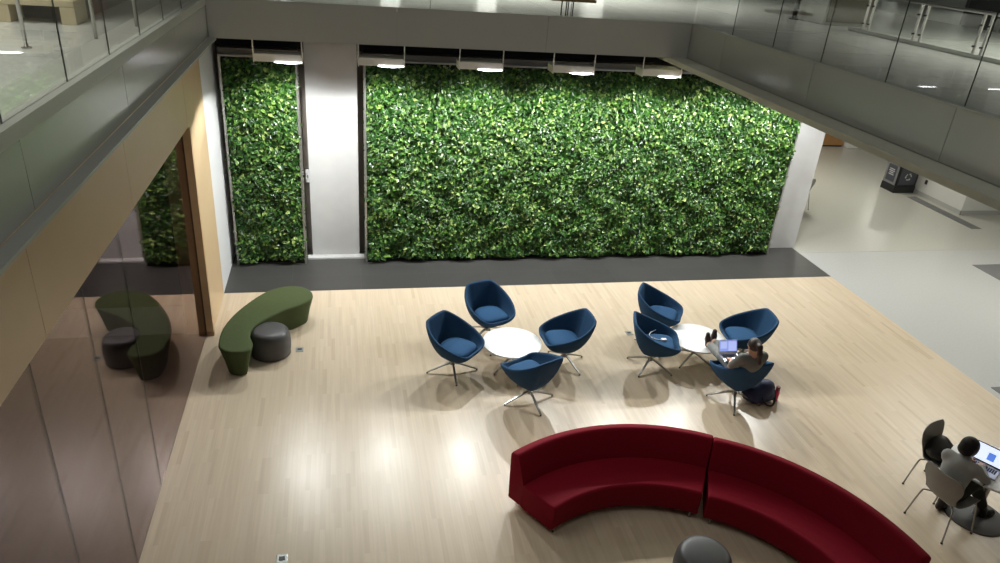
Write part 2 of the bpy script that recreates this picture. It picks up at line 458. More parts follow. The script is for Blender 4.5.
# ---- living walls
def foliage(w, z0, z1, n, rng):
    u = rng.random(n)*w; v = z0+rng.random(n)*(z1-z0)
    clump = (np.sin(u*7.1+1.3*np.sin(v*5.2))*np.sin(v*6.3+.7*np.sin(u*4.4))*.5+.5)
    dep = (.05+.15*clump)*rng.random(n)**.8+.02*rng.random(n)
    edge = np.minimum(np.minimum(u, w-u), np.minimum(v-z0+.04, z1-v))
    dep *= np.clip(edge/.08, .35, 1)
    P = np.stack([u, -dep, v], 1)
    ang = rng.normal(-PI/2, 1.15, n)                       # tip direction in the wall plane, mostly hanging
    out = rng.uniform(.05, .85, n)
    ax = np.stack([np.cos(ang), -out, np.sin(ang)], 1); ax /= np.linalg.norm(ax, axis=1)[:, None]
    nm = np.stack([rng.normal(0, .6, n), -np.ones(n), rng.normal(.6, .62, n)], 1)
    nm -= (nm*ax).sum(1)[:, None]*ax; nm /= np.linalg.norm(nm, axis=1)[:, None]
    sd = np.cross(ax, nm)
    L = rng.uniform(.05, .095, n)[:, None]; W = L*rng.uniform(.30, .42, n)[:, None]; H = W*rng.uniform(.05, .35, n)[:, None]
    v0 = P; v1 = P+ax*L*.28+sd*W*.9+nm*H; v2 = P+ax*L*.66+sd*W*.75+nm*H; v3 = P+ax*L-nm*L*.12
    v4 = P+ax*L*.66-sd*W*.75+nm*H; v5 = P+ax*L*.28-sd*W*.9+nm*H
    V = np.stack([v0, v1, v2, v3, v4, v5], 1).reshape(-1, 3)
    base = np.arange(n)[:, None]*6
    q1 = base+np.array([[0, 1, 2, 3]]); q2 = base+np.array([[0, 3, 4, 5]])
    Q = np.stack([q1, q2], 1).reshape(-1, 4)
    me = bpy.data.meshes.new('foliage')
    me.vertices.add(len(V)); me.vertices.foreach_set('co', V.ravel())
    me.loops.add(Q.size); me.loops.foreach_set('vertex_index', Q.ravel().astype(np.int32))
    me.polygons.add(len(Q)); me.polygons.foreach_set('loop_start', np.arange(0, Q.size, 4, dtype=np.int32))
    me.update(calc_edges=True); me.validate()
    return me
def living_wall(name, label, x0, x1, n, seed):
    w = x1-x0; t = thing(name, label, 'living wall', (x0, 1.20, 0))
    fr = MB(); Z0, Z1 = .0, 3.70
    for a0, a1 in ((-.035, 0), (w, w+.035)): fr.box(a0, a1, -.08, .30, Z0, Z1)
    fr.box(-.035, w+.035, -.06, .30, Z1, Z1+.03)
    fr.build('frame', M['frame_metal'], t)
    bx('planting_felt', M['backing'], t, 0, w, .0, .30, .03, Z1)
    bx('sill', M['black'], t, 0, w, -.05, .30, 0, .03)
    bx('header_panel', M['header'], t, -.035, w+.035, .02, .30, Z1+.03, Z1+.12)
    o = link('foliage', foliage(w, .10, Z1-.03, n, np.random.default_rng(seed)), M['leaf'], t, False)
    o['kind'] = 'stuff'
    return t
living_wall('living_wall', 'narrow green leafy wall panel between the white wall and the pale column', .24, 1.40, 7300, 3)
living_wall('living_wall', 'wide green leafy wall panel right of the pale column behind the blue chairs', 2.545, 10.97, 56000, 4)
sw = thing('wall_switch', 'small white box high on the brown strip beside the narrow green panel', 'switch', (1.50, 1.615, 1.55))
bx('plate', M['white_plastic'], sw, -.035, .035, -.045, 0, -.12, .12, r=.008); bx('button', M['outlet'], sw, -.015, .015, -.055, -.045, -.03, .03, r=.004)

# ---- balcony edges
def fascia_x(name, xf, sign, joints, ys, zt):
    b = MB(); y0, y1 = ys; e = [y0]+joints+[y1]
    for a, c in zip(e[:-1], e[1:]):
        x = sorted((xf, xf+sign*.03)); b.box(x[0], x[1], a+.004, c-.004, ZB+.012, zt)
    x = sorted((xf+sign*.012, xf+sign*.30)); b.box(x[0], x[1], y0, y1, ZB, UF-.05)
    return struct(name, b, M['fascia'])
fascia_x('wall_fascia_left', XL, -1, [-11.594, -9.317, -7.04, -4.763, -2.486], (-13, YB+.3), ZT-.098)
struct('trim_left_ledge', MB().box(-.05, XL+.012, -13, YB-.005, ZT-.095, ZT), M['fascia_trim'])
struct('trim_left_lip', MB().box(XL+.003, .417, -13, YB-.012, ZB-.02, ZB+.006), M['fascia_trim'])
fascia_x('wall_fascia_right', XR, 1, [-10.285, -8.065, -5.835, -3.591, -1.362], (-13, YB+.3), ZT-.018)
struct('trim_right_ledge', MB().box(XR-.004, XR+.12, -13, YB-.005, ZT-.016, ZT), M['fascia'])
struct('trim_right_lip', MB().box(7.317, XR+.30, -13, 1.45, 4.116, ZB+.0), M['lip'])
b = MB()
e = [XL+.002, 2.95, 5.25, XR-.002]
for a, c in zip(e[:-1], e[1:]): b.box(a+.004, c-.004, YB, YB+.03, ZB, ZT-.018)
b.box(XL+.03, XR-.03, YB+.012, YB+.10, ZB, 4.64)
struct('wall_fascia_back', b, M['fascia'])
struct('trim_back_ledge', MB().box(XL+.015, XR-.006, YB-.004, YB+.12, ZT-.016, ZT), M['fascia'])
# upper slabs (polished floor on top, dark or pale soffit below)
sbox('floor_upper_left', M['upper_floor'], -6, XL-.05, -13, YB, 4.52, UF)
sbox('floor_upper_right', M['upper_floor'], XR+.05, 30, -13, YB, 4.52, UF)
sbox('floor_upper_back', M['upper_floor'], -6, 30, YB+.05, 14, 4.56, UF)
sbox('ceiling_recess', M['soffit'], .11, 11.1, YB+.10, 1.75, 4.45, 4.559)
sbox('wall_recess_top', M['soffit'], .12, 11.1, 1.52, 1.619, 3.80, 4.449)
sbox('ceiling_lobby', M['lobby_wall'], XR+.3, 30, -13, YB, 4.2, 4.51)
sbox('ceiling_hall', M['lobby_wall'], 11.2, 30, 1.76, 14, 4.2, 4.55)
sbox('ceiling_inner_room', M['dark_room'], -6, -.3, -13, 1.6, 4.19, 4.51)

# ---- glass balustrades
def balustrade(label, axis, pos, joints, lo, hi, h=1.05):
    t = thing('glass_balustrade', label, 'glass balustrade', (pos, 0, ZT) if axis == 'y' else (0, pos, ZT))
    e = [lo]+joints+[hi]
    for a, c in zip(e[:-1], e[1:]):
        q = (-.006, .006, a+.0035, c-.0035) if axis == 'y' else (a+.0035, c-.0035, -.006, .006)
        bx('glass_panel', M['glass'], t, *q, .0, h)
    for a in joints:
        q = (-.005, .005, a-.003, a+.003) if axis == 'y' else (a-.003, a+.003, -.005, .005)
        bx('joint_seal', M['black'], t, *q, .0, h)
    q = (-.02, .02, lo, hi) if axis == 'y' else (lo, hi, -.02, .02)
    bx('top_rail', M['steel'], t, *q, h, h+.03)
    return t
jl = [-11.642, -10.503, -9.365, -8.226, -7.088, -5.959, -4.886, -3.814, -2.742, -1.67]
balustrade('clear glass balustrade on the left balcony ledge above the cream wall', 'y', XL-.05, jl, -13, YB-.02)
jr = [-12.259, -11.177, -10.114, -9.052, -7.989, -6.926, -5.864, -4.773, -3.624, -2.552, -1.452]
balustrade('clear glass balustrade on the right balcony edge above the grey panels', 'y', XR+.05, jr, -13, YB+.02)
balustrade('clear glass balustrade on the far balcony edge above the green walls', 'x', YB+.06, [1.29, 3.44, 5.61], XL+.0, XR+.03)

# ---- wall-wash lamps
LAMP_X = [(.877, 1.578), (2.39, 3.085), (3.926, 4.636), (5.435, 6.155), (6.965, 7.684), (8.49, 9.20), (10.02, 10.73)]
lamp_labels = ['beige wall-wash lamp above the narrow green panel', 'beige wall-wash lamp beside the pale column, above the wide green panel',
 'beige wall-wash lamp, second over the wide green panel counting from the column', 'beige wall-wash lamp, third over the wide green panel counting from the column',
 'beige wall-wash lamp at the right balcony corner, partly cut off by it',
 'beige wall-wash lamp behind the right balcony lip, second from the right column', 'beige wall-wash lamp behind the right balcony lip, nearest the right column']
def make_lamp(label):
    t = thing('wall_wash_lamp', label, 'lamp', (0, 0, 0), 0, 'wall-wash lamps over the green walls')
    h = MB().rbox(-.335, .335, -.15, .15, -.02, .095, r=.012)
    h.build('housing', M['lamp_body'], t)
    for x in (-.352, .335): MB().rbox(x, x+.017, -.16, .16, -.035, .085, r=.006).build('end_cap', M['lamp_body'], t)
    rings = []
    for i in range(17):
        x = -.05+.38*i/16; s = math.sin(PI*min(max((i+.6)/17.2, 0), 1))**.5
        rings.append([(x, -.05+.11*math.cos(a), -.018-.032*s*math.sin(a)) for a in np.linspace(0, PI, 13)])
    MB().sweep(rings, closed_ring=True).build('lens', M['lamp_lens'], t, sm=True)
    for x in (-.345, .345):
        MB().tube([(x, -.13, -.03), (x, -.13, .57)], .010, 8).build('hanger_rod', M['rod'], t, sm=True)
    return t
LAMP_Y, LAMP_Z = .05, 3.879
lp = None
for (a, c), lab in zip(LAMP_X, lamp_labels):
    loc = ((a+c)/2, LAMP_Y, LAMP_Z)
    if lp is None: lp = make_lamp(lab); lp.location = loc
    else: dup(lp, loc, 0, lab)

# ---- lobby things
sbox('wall_lobby', M['lobby_wall'], 17.9, 30, 3.32, 5.5, 0, 4.12)
b = MB(); b.box(17.885, 17.899, 3.305, 5.0, 0, .12); b.box(17.885, 30, 3.305, 3.319, 0, .12)
struct('baseboard_lobby', b, M['baseboard'])
sbox('wall_hall_end', M['lobby_wall'], 11.2, 30, 13, 13.1, 0, 4.12)
t = thing('wood_counter', 'orange wooden counter far behind the right column', 'counter', (18.1, 9.9, 0))
bx('body', M['orange_wood'], t, -1.6, .75, -.25, .25, .05, 1.1, r=.01); bx('top', M['orange_wood'], t, -1.63, .78, -.29, .29, 1.1, 1.15, r=.01); bx('plinth', M['black'], t, -1.58, .73, -.22, .22, 0, .05)
t = thing('white_box', 'small white box on the floor beside the orange counter', 'box', (19.12, 9.62, 0))
bx('body', M['white_plastic'], t, -.2, .2, -.15, .15, 0, .28, r=.02); bx('lid', M['white_plastic'], t, -.215, .215, -.165, .165, .28, .32, r=.015)
t = thing('outlet', 'small black outlet low on the white lobby wall beside the bin', 'outlet', (17.9, 4.72, .42))
bx('cover', M['outlet_dark'], t, -.02, 0, -.04, .04, -.06, .06, r=.005); bx('socket', M['black'], t, -.026, -.02, -.02, .02, -.03, .03, r=.002)
# bin
t = thing('recycling_bin', 'black and grey recycling bin against the white lobby wall', 'bin', (17.53, 5.28, 0))
bx('plinth', M['bin_dark'], t, -.34, .34, -.27, .27, 0, .20, r=.012)
bx('body', M['bin_dark'], t, -.33, .33, -.26, .26, .20, 1.12, r=.012)
bx('side_panel', M['bin_panel'], t, -.345, -.329, -.235, .235, .21, 1.10, r=.005)
bx('side_poster', M['bin_sheet'], t, -.350, -.344, -.17, .17, .28, .74, r=.002)
bx('front_panel', M['bin_sheet'], t, -.27, .27, -.272, -.259, .24, 1.08, r=.004)
bx('lid', M['bin_dark'], t, -.35, .35, -.28, .28, 1.12, 1.18, r=.015)
pm = MB()
for k, (wid, z) in enumerate(((.19, .62), (.22, .57), (.16, .52), (.20, .47))): pm.box(-.3525, -.3495, -wid/2, wid/2, z-.012, z+.012)
for k, (wid, z) in enumerate(((.30, .86), (.26, .93), (.32, 1.00))): pm.box(-.3475, -.3445, -wid/2, wid/2, z-.018, z+.018)
pm.build('side_print', M['bin_mark'], t)
pm = MB()
for a in (0, 120, 240):                                 # three bent arrows chasing round
    for s0, s1, wd in ((0, 62, .014), (62, 92, .032)):
        n = 6; ring = []
        for i in range(n+1):
            u = math.radians(a+s0+(s1-s0)*i/n); w_ = wd*(1 if s0 == 0 else 1-i/n)+.001
            ring.append([(( .085+w_)*math.cos(u), -.2735, .47+(.085+w_)*math.sin(u)), ((.085-w_)*math.cos(u), -.2735, .47+(.085-w_)*math.sin(u)),
                         ((.085-w_)*math.cos(u), -.2705, .47+(.085-w_)*math.sin(u)), ((.085+w_)*math.cos(u), -.2705, .47+(.085+w_)*math.sin(u))])
        pm.sweep(ring)
for wid, z in ((.20, .80), (.14, .74)): pm.box(-.06-wid/2+.1, -.06+wid/2+.1, -.2735, -.2705, z-.018, z+.018)
pm.build('front_mark', M['bin_mark'], t)

# ================================================================== FURNITURE
# ---- navy swivel lounge chair, front is -y
RIM = [(0, -.385, .45), (.17, -.388, .46), (.29, -.345, .505), (.368, -.16, .572), (.38, .05, .645), (.33, .215, .725), (.238, .335, .80), (.12, .358, .818), (0, .364, .82)]
RIMF = RIM+[(-x, y, z) for x, y, z in RIM[-2:0:-1]]
def make_lounge(label):
    t = thing('lounge_chair', label, 'armchair', (0, 0, 0), 0, 'navy swivel chairs around the white tables')
    rim = catmull(RIMF, 6); n = len(rim)
    rings = []
    def ring(fn): rings.append([tuple(fn(p)) for p in rim])
    c0 = np.array([0, .03, .255])
    ring(lambda p: c0+np.array([p[0]*.02, (p[1]-.03)*.02, 0]))
    def outer(p, t_):
        a = c0+np.array([p[0]*.30, (p[1]-.03)*.30, 0]); e = np.array(p)
        m = np.array([e[0]*.86, (e[1]-.03)*.84+.03, .262+.36*(e[2]-.30)])
        return (1-t_)**2*a+2*t_*(1-t_)*m+t_*t_*e
    ring(lambda p: outer(p, 0)-np.array([0, 0, 0]))
    for q in (.15, .32, .5, .68, .85, .96): ring(lambda p, q=q: outer(p, q))
    def inn(p, s, dz):
        d_ = np.array([p[0], p[1]-.03]); L = np.linalg.norm(d_); d_ /= L
        return np.array([p[0]-d_[0]*s, p[1]-d_[1]*s, p[2]+dz])
    ring(lambda p: inn(p, .004, .010)); ring(lambda p: inn(p, .020, .016)); ring(lambda p: inn(p, .038, .008)); ring(lambda p: inn(p, .046, -.012))
    def inside(p, q):
        a = inn(p, .046, -.012); d_ = np.array([p[0]*.62, (p[1]-.0)*.62+.0, .385])
        m = np.array([a[0]*.93, a[1]*.90, .385+.42*(a[2]-.385)])
        return (1-q)**2*a+2*q*(1-q)*m+q*q*d_
    for q in (.2, .42, .65, .85, 1): ring(lambda p, q=q: inside(p, q))
    ring(lambda p: np.array([p[0]*.02, p[1]*.02, .385]))
    MB().sweep(rings).build('shell', M['blue'], t, sm=True)
    # seat cushion
    cr = []
    out = catmull([(x*.84, y*.84-.012, 0) for x, y in ((0, -.345), (.19, -.335), (.275, -.25), (.285, -.05), (.245, .12), (.13, .205), (0, .22), (-.13, .205), (-.245, .12),
                   (-.285, -.05), (-.275, -.25), (-.19, -.335))], 5)
    for s, z in ((.02, .39), (.90, .39), (.985, .402), (1.0, .425), (.985, .45), (.93, .468), (.75, .482), (.4, .490), (.02, .492)):
        cr.append([(p[0]*s, (p[1]+.06)*s-.06, z-.02*(p[1] > .1)*0) for p in out])
    MB().sweep(cr).build('seat_cushion', M['blue_seat'], t, sm=True)
    MB().lathe([(.0, .262), (.075, .262), (.075, .245), (.026, .235), (.026, .17), (.036, .165), (.036, .125), (.0, .125)], 24).build('post', M['chrome'], t, auto=40)
    for k in range(4):
        a = k*PI/2; c, s = math.cos(a), math.sin(a)
        rg = []
        for u, z, w_, h_ in ((.02, .155, .016, .013), (.10, .135, .015, .012), (.24, .075, .0125, .010), (.345, .030, .011, .009), (.375, .014, .011, .008)):
            rg.append([(u*c-w*s, u*s+w*c, z+q) for w, q in ((-w_, -h_), (w_, -h_), (w_, h_), (-w_, h_))])
        lg = MB().sweep(rg).build('leg', M['chrome'], t)
        MB().lathe([(0, 0), (.013, 0), (.013, .012), (0, .012)], 12, (.368*c, .368*s)).build('glide', M['black'], lg)
    return t
lounge = [
 ((4.3, -1.77, 0), (0.33, -0.94), 35, 'navy lounge chair at the far side of the left white table, nearest the dark strip'),
 ((3.61, -2.71, 0), (0.72, -0.7), 1, 'navy lounge chair left of the left white table'),
 ((5.335, -2.65, 0), (-1, -0.05), 24, 'navy lounge chair right of the left white table'),
 ((4.57, -3.53, 0), (-.42, .905), 12, 'navy lounge chair in front of the left white table, back towards the camera'),
 ((7.08, -1.98, 0), (0.84, -0.54), 15, 'navy lounge chair at the far left of the right white table, nearest the dark strip'),
 ((6.64, -2.87, 0), (.95, -.31), 43, 'navy lounge chair with a white charger on its seat'),
 ((8.235, -2.80, 0), (-0.99, 0.12), 20, 'navy lounge chair on the far right, empty, across from the seated person'),
 ((7.54, -3.84, 0), (-.14, .99), -25, 'navy lounge chair in which the ponytailed person sits'),
]
L0 = None
for i, (loc, f, br, lab) in enumerate(lounge):
    if L0 is None: L0 = q_ = make_lounge(lab); L0.location = loc; L0.rotation_euler.z = face_rz(f)
    else: q_ = dup(L0, loc, face_rz(f), lab)
    for ch in q_.children:                              # the swivel base keeps its own heading under the shell
        if ch.name.startswith('leg'): ch.rotation_euler.z = math.radians(br)-face_rz(f)

# ---- low round tables
def make_low_table(label):
    t = thing('coffee_table', label, 'table', (0, 0, 0), 0, 'white round coffee tables')
    MB().lathe([(0, .405), (.42, .405), (.438, .411), (.441, .421), (.438, .432), (.431, .435), (0, .435)], 64).build('tabletop', M['white_top'], t, auto=30)
    MB().lathe([(0, .405), (.12, .405), (.12, .395), (.022, .385), (.022, .12), (0, .12)], 24).build('post', M['chrome'], t, auto=40)
    MB().box(-.34, .34, -.018, .018, .375, .395).build('support_bar', M['steel'], t)
    for k in range(4):
        a = k*PI/2+.5; c, s = math.cos(a), math.sin(a); rg = []
        for u, z, w_, h_ in ((.01, .15, .015, .012), (.12, .12, .014, .011), (.28, .06, .012, .009), (.38, .014, .011, .008)):
            rg.append([(u*c-w*s, u*s+w*c, z+q) for w, q in ((-w_, -h_), (w_, -h_), (w_, h_), (-w_, h_))])
        lg = MB().sweep(rg).build('leg', M['chrome'], t)
        MB().lathe([(0, 0), (.013, 0), (.013, .012), (0, .012)], 12, (.372*c, .372*s)).build('glide', M['black'], lg)
    return t
T0 = make_low_table('white round coffee table with a bare top among the four left navy chairs'); T0.location = (4.50, -2.62, 0); T0.rotation_euler.z = .2; T0.scale.z = .93
dup(T0, (7.425, -2.735, 0), .1, 'white round coffee table with a pair of shod feet resting on it')

# ---- curved red sofa
def make_sofa(name, label, C, R, a0, a1):
    t = thing(name, label, 'sofa', (C[0], C[1], 0), 0, 'red curved sofa sections')
    def arc(prof, m, pname, inset=0, sub=40):
        A0, A1 = a0+inset, a1-inset; rg = []
        cr = sum(p[0] for p in prof)/len(prof); cz = sum(p[1] for p in prof)/len(prof)
        def put(a, s): rg.append([((cr+(r-cr)*s)*math.cos(a), (cr+(r-cr)*s)*math.sin(a), cz+(z-cz)*s) for r, z in prof])
        e = .010
        put(A0, .965); put(A0+e*.25, .985)
        for i in range(sub+1): put(A0+e+(A1-A0-2*e)*i/sub, 1)
        put(A1-e*.25, .985); put(A1, .965)
        return MB().sweep(rg).build(pname, m, t, auto=45)
    def rounded(poly, r, n=4):
        out = []; N = len(poly)
        for i in range(N):
            p = Vector(poly[i]); a = (Vector(poly[i-1])-p); c = (Vector(poly[(i+1) % N])-p)
            rr = min(r[i], a.length*.45, c.length*.45); a.normalize(); c.normalize()
            for k in range(n+1):
                u = k/n; q = p+a*rr*(1-u)**2+c*rr*u**2; out.append((q.x, q.y))
        return out
    ri = R-.70
    seat = rounded([(ri+.015, .09), (R-.05, .09), (R-.10, .42), (ri, .415)], [.02, .02, .03, .045])
    back = rounded([(R-.24, .40), (R-.02, .095), (R, .74), (R-.115, .755)], [.01, .01, .035, .04])
    back = rounded([(R-.235, .095), (R-.02, .095), (R, .735), (R-.115, .755), (R-.225, .41)], [.01, .02, .035, .045, .02])
    seat = rounded([(ri+.015, .09), (R-.215, .09), (R-.215, .405), (ri, .415)], [.02, .02, .02, .045])
    arc(seat, M['red'], 'seat'); arc(back, M['red'], 'backrest')
    for a in (a0+.05, a1-.05):
        for r in (ri+.05, R-.06):
            MB().tube([(r*math.cos(a), r*math.sin(a), 0), (r*math.cos(a), r*math.sin(a), .10)], [.012, .018], 10).build('leg', M['chrome'], t, sm=True)
    return t
make_sofa('sofa', 'left section of the curved crimson sofa, nearest the left white table', (5.08, -7.38), 2.31, math.radians(58.5), math.radians(122.6))
make_sofa('sofa', 'right section of the curved crimson sofa, running down to the bottom right', (5.26, -7.53), 2.33, math.radians(2.3), math.radians(64.2))

# ---- ottomans and moss bench
def make_ottoman(label):
    t = thing('ottoman', label, 'ottoman', (0, 0, 0), 0, 'charcoal round ottomans')
    prof = [(0, .012), (.255, .012), (.272, .03), (.285, .10), (.290, .19), (.283, .29), (.262, .36), (.232, .395), (.18, .412), (.09, .42), (0, .422)]
    P = catmull([(r, z, 0) for r, z in prof], 3, closed=False)
    MB().lathe([(max(p[0], 0), p[1]) for p in P], 56).build('body', M['ottoman'], t, sm=True)
    MB().lathe([(0, 0), (.24, 0), (.24, .013), (0, .013)], 40).build('foot_ring', M['black'], t, auto=30)
    return t
O0 = make_ottoman('charcoal round ottoman tucked into the curve of the green bench'); O0.location = (1.02, -1.97, 0)
dup(O0, (5.58, -6.79, 0), 0, 'charcoal round ottoman inside the curve of the red sofa')
top = [(.37, -2.36), (.375, -2.01), (.47, -1.62), (.64, -1.24), (.87, -.88), (1.12, -.70), (1.39, -.70), (1.585, -.90), (1.59, -1.14), (1.42, -1.34), (1.17, -1.51), (.92, -1.78), (.79, -1.98),
       (.775, -2.21), (.83, -2.42), (.81, -2.58), (.69, -2.65), (.52, -2.62), (.41, -2.52)]
top = catmull([(x, y, 0) for x, y in top], 4)[:, :2]
tn = np.roll(top, -1, 0)-np.roll(top, 1, 0); tn /= np.linalg.norm(tn, axis=1)[:, None]
inw = np.stack([tn[:, 1], -tn[:, 0]], 1)
mid = np.array([.9, -1.65])
if ((top[0]+inw[0]*.1-np.array([.6, -2.3]))**2).sum() > ((top[0]-inw[0]*.1-np.array([.6, -2.3]))**2).sum(): inw = -inw
t = thing('bench', 'moss green kidney-shaped felt bench beside the left wall', 'bench', (.95, -1.65, 0))
def brings(levels): return [[(p[0]-.95, p[1]+1.65, z) for p in top+inw*s] for s, z in levels]
MB().sweep(brings([(.10, .012), (.095, .03), (.06, .20), (.018, .36), (.006, .405), (0, .425), (.003, .440)]), caps=True).build('body', M['moss'], t, auto=50)
MB().sweep(brings([(.003, .437), (.006, .447), (.016, .453), (.04, .456)])).build('seat_pad', M['moss'], t, auto=50)
MB().sweep(brings([(.12, 0), (.12, .013)])).build('foot_ring', M['black'], t)

# ---- floor outlets
for x, y, lab in ((6.70, -1.86, 'square floor outlet behind the chair with the charger'), (1.40, -5.93, 'square floor outlet at the bottom edge near the glass wall'), (1.42, -1.92, 'square floor outlet right of the ottoman by the green bench')):
    t = thing('floor_outlet', lab, 'floor outlet', (x, y, 0), 0, 'floor outlets in the wooden floor')
    bx('plate', M['outlet'], t, -.055, .055, -.06, .06, 0, .008, r=.003); bx('insert', M['outlet_dark'], t, -.03, .03, -.02, .03, .008, .011, r=.001)

# ---- white charger on the chair
t = thing('phone_charger', 'white charger with a looping cable on a navy chair seat', 'charger', (6.775, -2.91, .489))
bx('adapter', M['white_plastic'], t, -.04, .04, -.028, .028, 0, .03, r=.006)
cb = catmull([(-.03, 0, .012), (-.09, .02, .008), (-.15, .08, .006), (-.165, .16, .006), (-.12, .23, .006), (-.06, .27, .008), (-.01, .285, .02)], 6, closed=False)
MB().tube([tuple(p) for p in cb], .006, 8).build('cable', M['white_plastic'], t, sm=True)

# ---- grey shell chairs
def make_shell_chair(label):
    t = thing('shell_chair', label, 'chair', (0, 0, 0), 0, 'grey moulded shell chairs')
    prof = [(-.22, .425, .19), (-.195, .445, .205), (-.08, .447, .225), (.08, .437, .225), (.175, .447, .205), (.215, .50, .19), (.235, .57, .20), (.255, .67, .235), (.275, .77, .235), (.288, .83, .19)]
    C = catmull([(a, b_, c) for a, b_, c in prof], 4, closed=False)
    nu = 14; th = .011; V = []; Fc = []
    for side in (0, 1):
        for i, (y, z, w) in enumerate(C):
            ty = C[min(i+1, len(C)-1)]-C[max(i-1, 0)]; nrm = np.array([-ty[1], ty[0]]); nrm /= np.linalg.norm(nrm)
            for k in range(nu+1):
                u = k/nu*2-1; x = w*u; curve = .03*u*u
                o_ = curve if z < .5 else curve
                yy = y+(nrm[0]*(o_+side*-th)); zz = z+(nrm[1]*(o_+side*-th))
                V.append((x, yy, zz))
    m = len(C); idx = lambda s_, i, k: s_*m*(nu+1)+i*(nu+1)+k
    for s_ in (0, 1):
        for i in range(m-1):
            for k in range(nu): Fc.append((idx(s_, i, k), idx(s_, i, k+1), idx(s_, i+1, k+1), idx(s_, i+1, k)))
    for i in range(m-1):
        for k in (0, nu): Fc.append((idx(0, i, k), idx(0, i+1, k), idx(1, i+1, k), idx(1, i, k)))
    for k in range(nu):
        for i in (0, m-1): Fc.append((idx(0, i, k), idx(0, i, k+1), idx(1, i, k+1), idx(1, i, k)))
    MB().add(V, Fc).build('shell', M['shell_grey'], t, auto=50)
    bx('under_frame', M['steel'], t, -.11, .11, -.12, .14, .405, .427, r=.005)
    for sx in (-1, 1):
        for sy in (-1, 1):
            pts = catmull([(sx*.08, sy*.10, .418), (sx*.17, sy*.17, .412), (sx*.20, sy*.20, .37), (sx*.25, sy*.245, .012)], 5, closed=False)
            lg = MB().tube([tuple(p) for p in pts], .0095, 10).build('leg', M['chrome'], t, sm=True)
            MB().lathe([(0, 0), (.013, 0), (.013, .014), (0, .014)], 10, (sx*.25, sy*.245)).build('glide', M['black'], lg)
    return t
S0 = make_shell_chair('grey shell chair on which the person in the grey sweater sits'); S0.location = (8.82, -6.41, 0); S0.rotation_euler.z = face_rz((.98, .18))
dup(S0, (9.20, -5.89, 0), face_rz((.35, -.94)), 'grey shell chair holding a black bag, behind the seated person')
dup(S0, (13.41, 3.95, 0), face_rz((-.2, .98)), 'grey shell chair mostly hidden behind the right concrete column')

# ---- cafe table
TC = (9.38, -6.36)
t = thing('cafe_table', 'white round cafe table with grey disc base at the right edge', 'table', (TC[0], TC[1], 0))
MB().lathe([(0, .70), (.46, .70), (.475, .71), (.475, .722), (.468, .73), (0, .73)], 64).build('tabletop', M['white_top'], t, auto=30)
MB().lathe([(0, .70), (.14, .70), (.14, .69), (.04, .68), (.04, .03), (0, .03)], 28).build('post', M['steel'], t, auto=40)
MB().lathe([(0, .0), (.34, 0), (.34, .012), (.32, .02), (.10, .03), (0, .03)], 56).build('base', mat('grey_disc_base', (.085, .085, .085, 1), .5), t, auto=30)

# ---- laptops (hinge line along local x, user on the -y side)
def laptop(label, loc, rz, tilt, screen, size=1):
    t = thing('laptop', label, 'laptop', loc, rz); t.scale = (size, size, size)
    w, d = .165, .23
    bx('base', M['silver'], t, -w, w, -d, 0, 0, .016, r=.005)
    kb = MB()
    for r_ in range(5):
        for c_ in range(12): kb.box(-.138+.0232*c_, -.138+.0232*c_+.019, -.034-.020*r_-.016, -.034-.020*r_, .016, .0185)
    kb.build('keyboard', M['keys'], t)
    bx('trackpad', M['steel'], t, -.05, .05, -.215, -.155, .0155, .0168, r=.0005)
    lid = bpy.data.objects.new('lid', None)
    R4 = Matrix.Translation((0, 0, .014)) @ Matrix.Rotation(-tilt, 4, 'X')
    def part(nm, m, par, *a, r=.003):
        q = MB().rbox(*a, r=r, M4=R4); return q.build(nm, m, par)
    lo = part('lid', M['silver'], t, -w, w, -.0, .008, 0, .225, r=.0035)
    part('bezel', M['bezel'] if screen != 'blue' else M['silver'], lo, -w+.002, w-.002, -.0015, .0008, .004, .221, r=.0006)
    part('display', M['screen_blue'] if screen == 'blue' else M['screen_white'], lo, -w+.013, w-.013, -.0026, -.0006, .020, .211, r=.0005)
    if screen == 'blue':
        part('display_window', M['screen_pale'], lo, .005, w-.02, -.0034, -.0024, .04, .20, r=.0003)
        part('display_window', M['screen_pale'], lo, -.135, -.02, -.0034, -.0024, .08, .195, r=.0003)
        part('display_bar', M['bezel'], lo, -w+.014, w-.014, -.0034, -.0024, .021, .032, r=.0003)
    else:
        part('display_picture', M['screen_doc'], lo, -.015, .060, -.0034, -.0024, .055, .145, r=.0003)
    return t
laptop('open silver laptop with a blue screen on the lap of the ponytailed person', (7.44, -3.60, .645), face_rz((-.03, -.999)), math.radians(24), 'blue', .88)
laptop('open laptop with a white screen on the cafe table', (9.27, -6.30, .731), face_rz((-.86, -.50)), math.radians(22), 'white')

# ---- bags and bottle
s = SDF(.04)
s.ell((0, 0, .15), (.20, .15, .15)).ell((.05, -.04, .22), (.14, .12, .13)).ell((-.12, .06, .12), (.14, .12, .12)).cone((-.12, -.05, .10), (.12, -.07, .10), .09, .09)
t = thing('backpack', 'slumped navy backpack on the floor beside the occupied navy chair', 'backpack', (7.93, -3.86, 0), .3)
link('body', s.mesh('bag_body', .014, cuts=[((0, 0, .004), (0, 0, -1))]), M['navy_bag'], t, True)
MB().tube([tuple(p) for p in catmull([(-.1, -.13, .16), (-.05, -.20, .06), (.08, -.21, .03), (.17, -.14, .12), (.12, -.08, .30)], 5, closed=False)], .014, 8).build('strap', M['strap'], t, sm=True)
s = SDF(.02); s.ell((.06, -.10, .12), (.10, .07, .09)); link('pocket', s.mesh('bag_pocket', .012), M['navy_bag'], t, True)
t = thing('water_bottle', 'pink-red water bottle standing on the floor beside the navy backpack', 'bottle', (8.185, -3.90, 0))
